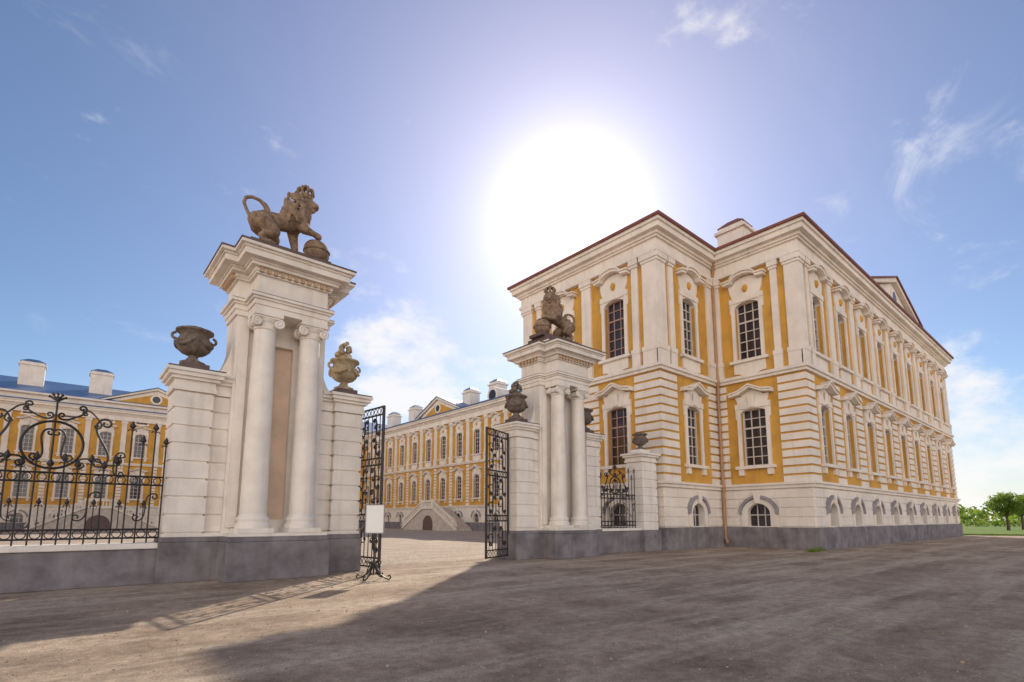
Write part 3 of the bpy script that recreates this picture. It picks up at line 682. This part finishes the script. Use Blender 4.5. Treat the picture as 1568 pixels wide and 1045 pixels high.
def tree(x, y, h, w, seed):
    rnd = random.Random(seed); root = empty('linden_tree'); tk = MB(); lf = MB(); th = h * .36
    tk.tube([(x, y, 0), (x + .04, y, th * .5), (x, y + .03, th), (x, y, h * .7)], [.22, .16, .14, .05], 9)
    for k in range(11):
        a = k * 2.4 + rnd.random(); r = w * .38 * rnd.uniform(.7, 1); z = th + rnd.uniform(.1, .45) * (h - th)
        e = (x + r * math.cos(a), y + r * math.sin(a), min(z + .9, h * .9)); tk.tube([(x, y, th * rnd.uniform(.9, 1.3)), (x + r * .5 * math.cos(a), y + r * .5 * math.sin(a), z), e], [.09, .06, .02], 6)
    cz = (th + h) / 2; rz = (h - th) / 2
    for k in range(70):
        v = Vector((rnd.gauss(0, 1), rnd.gauss(0, 1), rnd.gauss(0, 1))).normalized() * rnd.uniform(.45, .95)
        leaves(lf, (x + v.x * w * .42, y + v.y * w * .42, cz + v.z * rz * .85), (.62, .62, .45), 70, .12, rnd)
    tk.obj('trunk', M['bark'], root, smooth=True); lf.obj('crown', LM, root, recalc=False)
tree(99.2, 10.2, 5.4, 5.2, 1); tree(107, 9.4, 5.5, 5.2, 2)
mb = MB(); rnd = random.Random(9)
for k in range(150):
    a = R(rnd.uniform(-14, 40)); d = rnd.uniform(250, 330); x, y = d * math.cos(a), d * math.sin(a); hh = rnd.uniform(4, 9)
    leaves(mb, (x, y, hh * .5), (5.5, 5.5, hh * .55), 60, 1.0, rnd)
mb.obj('distant_tree_line', LM, recalc=False)
mb = MB()
for k in range(120):
    leaves(mb, (150 + rnd.uniform(-1, 1), -25 + k * 1.0, .7), (1, 1, .8), 50, .25, rnd)
mb.obj('hedge', LM, recalc=False)

# ------------------------------------------------------------------ sun, sky
az, el = R(42.4), R(31.7)
sd = Vector((math.cos(az) * math.cos(el), math.sin(az) * math.cos(el), math.sin(el)))
sl = bpy.data.lights.new('sun', 'SUN'); sl.energy = 5.0; sl.angle = R(.53); sl.color = (1, .87, .70)
so = bpy.data.objects.new('sun', sl); scene.collection.objects.link(so); so.rotation_euler = sd.to_track_quat('Z', 'Y').to_euler()
w = bpy.data.worlds.new('World'); scene.world = w; w.use_nodes = True; N = w.node_tree.nodes; L = w.node_tree.links
for n_ in list(N): N.remove(n_)
out = N.new('ShaderNodeOutputWorld'); bg = N.new('ShaderNodeBackground'); L.new(bg.outputs[0], out.inputs[0])
tc = N.new('ShaderNodeTexCoord'); D = tc.outputs['Generated']
sky = N.new('ShaderNodeTexSky'); sky.sky_type = 'NISHITA'; sky.sun_disc = False; sky.sun_elevation = el; sky.sun_rotation = math.pi / 2 - az; sky.altitude = 50; sky.air_density = 1.0; sky.dust_density = .2; sky.ozone_density = 2.0
def mth(op, a, b=None, clamp=False):
    n_ = N.new('ShaderNodeMath'); n_.operation = op; n_.use_clamp = clamp
    for i, v in enumerate((a, b)):
        if v is None: continue
        if isinstance(v, (int, float)): n_.inputs[i].default_value = v
        else: L.new(v, n_.inputs[i])
    return n_.outputs[0]
def dot(vec):
    n_ = N.new('ShaderNodeVectorMath'); n_.operation = 'DOT_PRODUCT'; L.new(D, n_.inputs[0]); n_.inputs[1].default_value = vec; return n_.outputs['Value']
def scale_col(col, f):
    n_ = N.new('ShaderNodeVectorMath'); n_.operation = 'SCALE'
    if isinstance(col, tuple): n_.inputs[0].default_value = col
    else: L.new(col, n_.inputs[0])
    if isinstance(f, (int, float)): n_.inputs['Scale'].default_value = f
    else: L.new(f, n_.inputs['Scale'])
    return n_.outputs[0]
def addc(a, b, op='ADD'):
    n_ = N.new('ShaderNodeVectorMath'); n_.operation = op; L.new(a, n_.inputs[0])
    if isinstance(b, tuple): n_.inputs[1].default_value = b
    else: L.new(b, n_.inputs[1])
    return n_.outputs[0]
def mixc(f, a, b):
    n_ = N.new('ShaderNodeMix'); n_.data_type = 'RGBA'; L.new(f, n_.inputs['Factor']); L.new(a, n_.inputs['A'])
    if isinstance(b, tuple): n_.inputs['B'].default_value = (*b, 1)
    else: L.new(b, n_.inputs['B'])
    return n_.outputs['Result']
def mrange(v, a, b, c=0., d=1., smooth=True):
    n_ = N.new('ShaderNodeMapRange'); n_.interpolation_type = 'SMOOTHSTEP' if smooth else 'LINEAR'; L.new(v, n_.inputs['Value'])
    for k, x in zip(('From Min', 'From Max', 'To Min', 'To Max'), (a, b, c, d)): n_.inputs[k].default_value = x
    return n_.outputs['Result']
base = addc(scale_col(sky.outputs[0], .105), (.98, 1.04, 1.12), 'MULTIPLY')
ds = mth('MAXIMUM', dot(tuple(sd)), 0.0)
sep = N.new('ShaderNodeSeparateXYZ'); L.new(D, sep.inputs[0])
zz = mth('ADD', mth('MAXIMUM', sep.outputs['Z'], 0.0), .12)
cmb = N.new('ShaderNodeCombineXYZ'); L.new(mth('DIVIDE', sep.outputs['X'], zz), cmb.inputs[0]); L.new(mth('DIVIDE', sep.outputs['Y'], zz), cmb.inputs[1])
def cn(scale, sc, det, rough, loc=(0, 0, 0), rot=0, dist=0, src=None):
    mp = N.new('ShaderNodeMapping'); mp.inputs['Scale'].default_value = sc; mp.inputs['Location'].default_value = loc; mp.inputs['Rotation'].default_value = (0, 0, rot); L.new(src or cmb.outputs[0], mp.inputs['Vector'])
    n_ = N.new('ShaderNodeTexNoise'); n_.inputs['Scale'].default_value = scale; n_.inputs['Detail'].default_value = det; n_.inputs['Roughness'].default_value = rough; n_.inputs['Distortion'].default_value = dist; L.new(mp.outputs[0], n_.inputs['Vector']); return n_.outputs['Fac']
def blob(v, p, k):
    v = Vector(v).normalized(); return mth('MULTIPLY', mth('POWER', mth('MAXIMUM', dot(tuple(v)), 0.0), p), k)
puff = cn(6.5, (1, 1, 1.7), 8, .6, (.3, .1, .7), src=D)
bl = mth('ADD', mth('ADD', blob((.4687, .8766, .27), 90, .22), blob((.55, .83, .2), 150, .2)), mth('ADD', blob((1.34, .14, .16), 60, .22), blob((.2, .98, .12), 60, .1)))
cum = mrange(mth('ADD', puff, bl), .60, .84)
wn = cn(3.0, (1, 2.2, 3.0), 8, .66, (.2, .9, .4), .5, 1.2, src=D)
wisp = mth('MULTIPLY', mrange(mth('ADD', wn, mth('ADD', blob((1.206, .1665, .709), 500, .22), mth('ADD', blob((1.3, .12, .42), 60, .10), blob((.1, 1.0, .42), 50, .05)))), .60, .94), .5)
cir = mth('MULTIPLY', mrange(cn(.8, (.35, 1.3, 1), 8, .62, (1.7, 4.4, 0), .5, .8), .54, .92), .25)
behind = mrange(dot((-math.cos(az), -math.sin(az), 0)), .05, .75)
added_fill_bank = mth('MULTIPLY', mth('MULTIPLY', behind, mrange(cn(.8, (1, 1, 1), 4, .6), .3, .5)), mrange(sep.outputs['Z'], .8, .35))  # unseen bright cloud bank, added opposite the sun as fill light for the facades
col = mixc(cir, base, (.8, .82, .92))
glow1 = scale_col((1.0, .68, .80), mth('MULTIPLY', mth('POWER', ds, 6.), .22))
glow2 = scale_col((1.0, .80, .78), mth('MULTIPLY', mth('POWER', ds, 26.), .30))
glow3 = scale_col((1.0, .95, .88), mth('MULTIPLY', mth('POWER', ds, 160.), .7))
glow4 = scale_col((1.0, .97, .92), mth('MULTIPLY', mth('POWER', ds, 900.), 4.))
col = addc(addc(addc(addc(col, glow1), glow2), glow3), glow4)
hz = mrange(sep.outputs['Z'], .22, .0, 0, .55)
col = mixc(hz, col, (.84, .80, .78))
col = mixc(wisp, col, (.95, .95, 1.0))
col = mixc(mth('MULTIPLY', cum, .9), col, (1.0, .98, .97))
col = mixc(added_fill_bank, col, (2.45, 2.2, 1.98))
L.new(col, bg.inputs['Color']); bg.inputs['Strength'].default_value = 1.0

# ------------------------------------------------------------------ camera
cd = bpy.data.cameras.new('camera'); co = bpy.data.objects.new('camera', cd); scene.collection.objects.link(co)
co.location = (0, 0, 1.5); co.rotation_euler = (R(97.6), 0, R(-40.8)); cd.lens = 18.3; cd.sensor_width = 36; cd.shift_y = .1065; cd.clip_end = 3000; cd.clip_start = .05
scene.camera = co
scene.view_settings.view_transform = 'Standard'; scene.view_settings.look = 'None'; scene.view_settings.exposure = 0
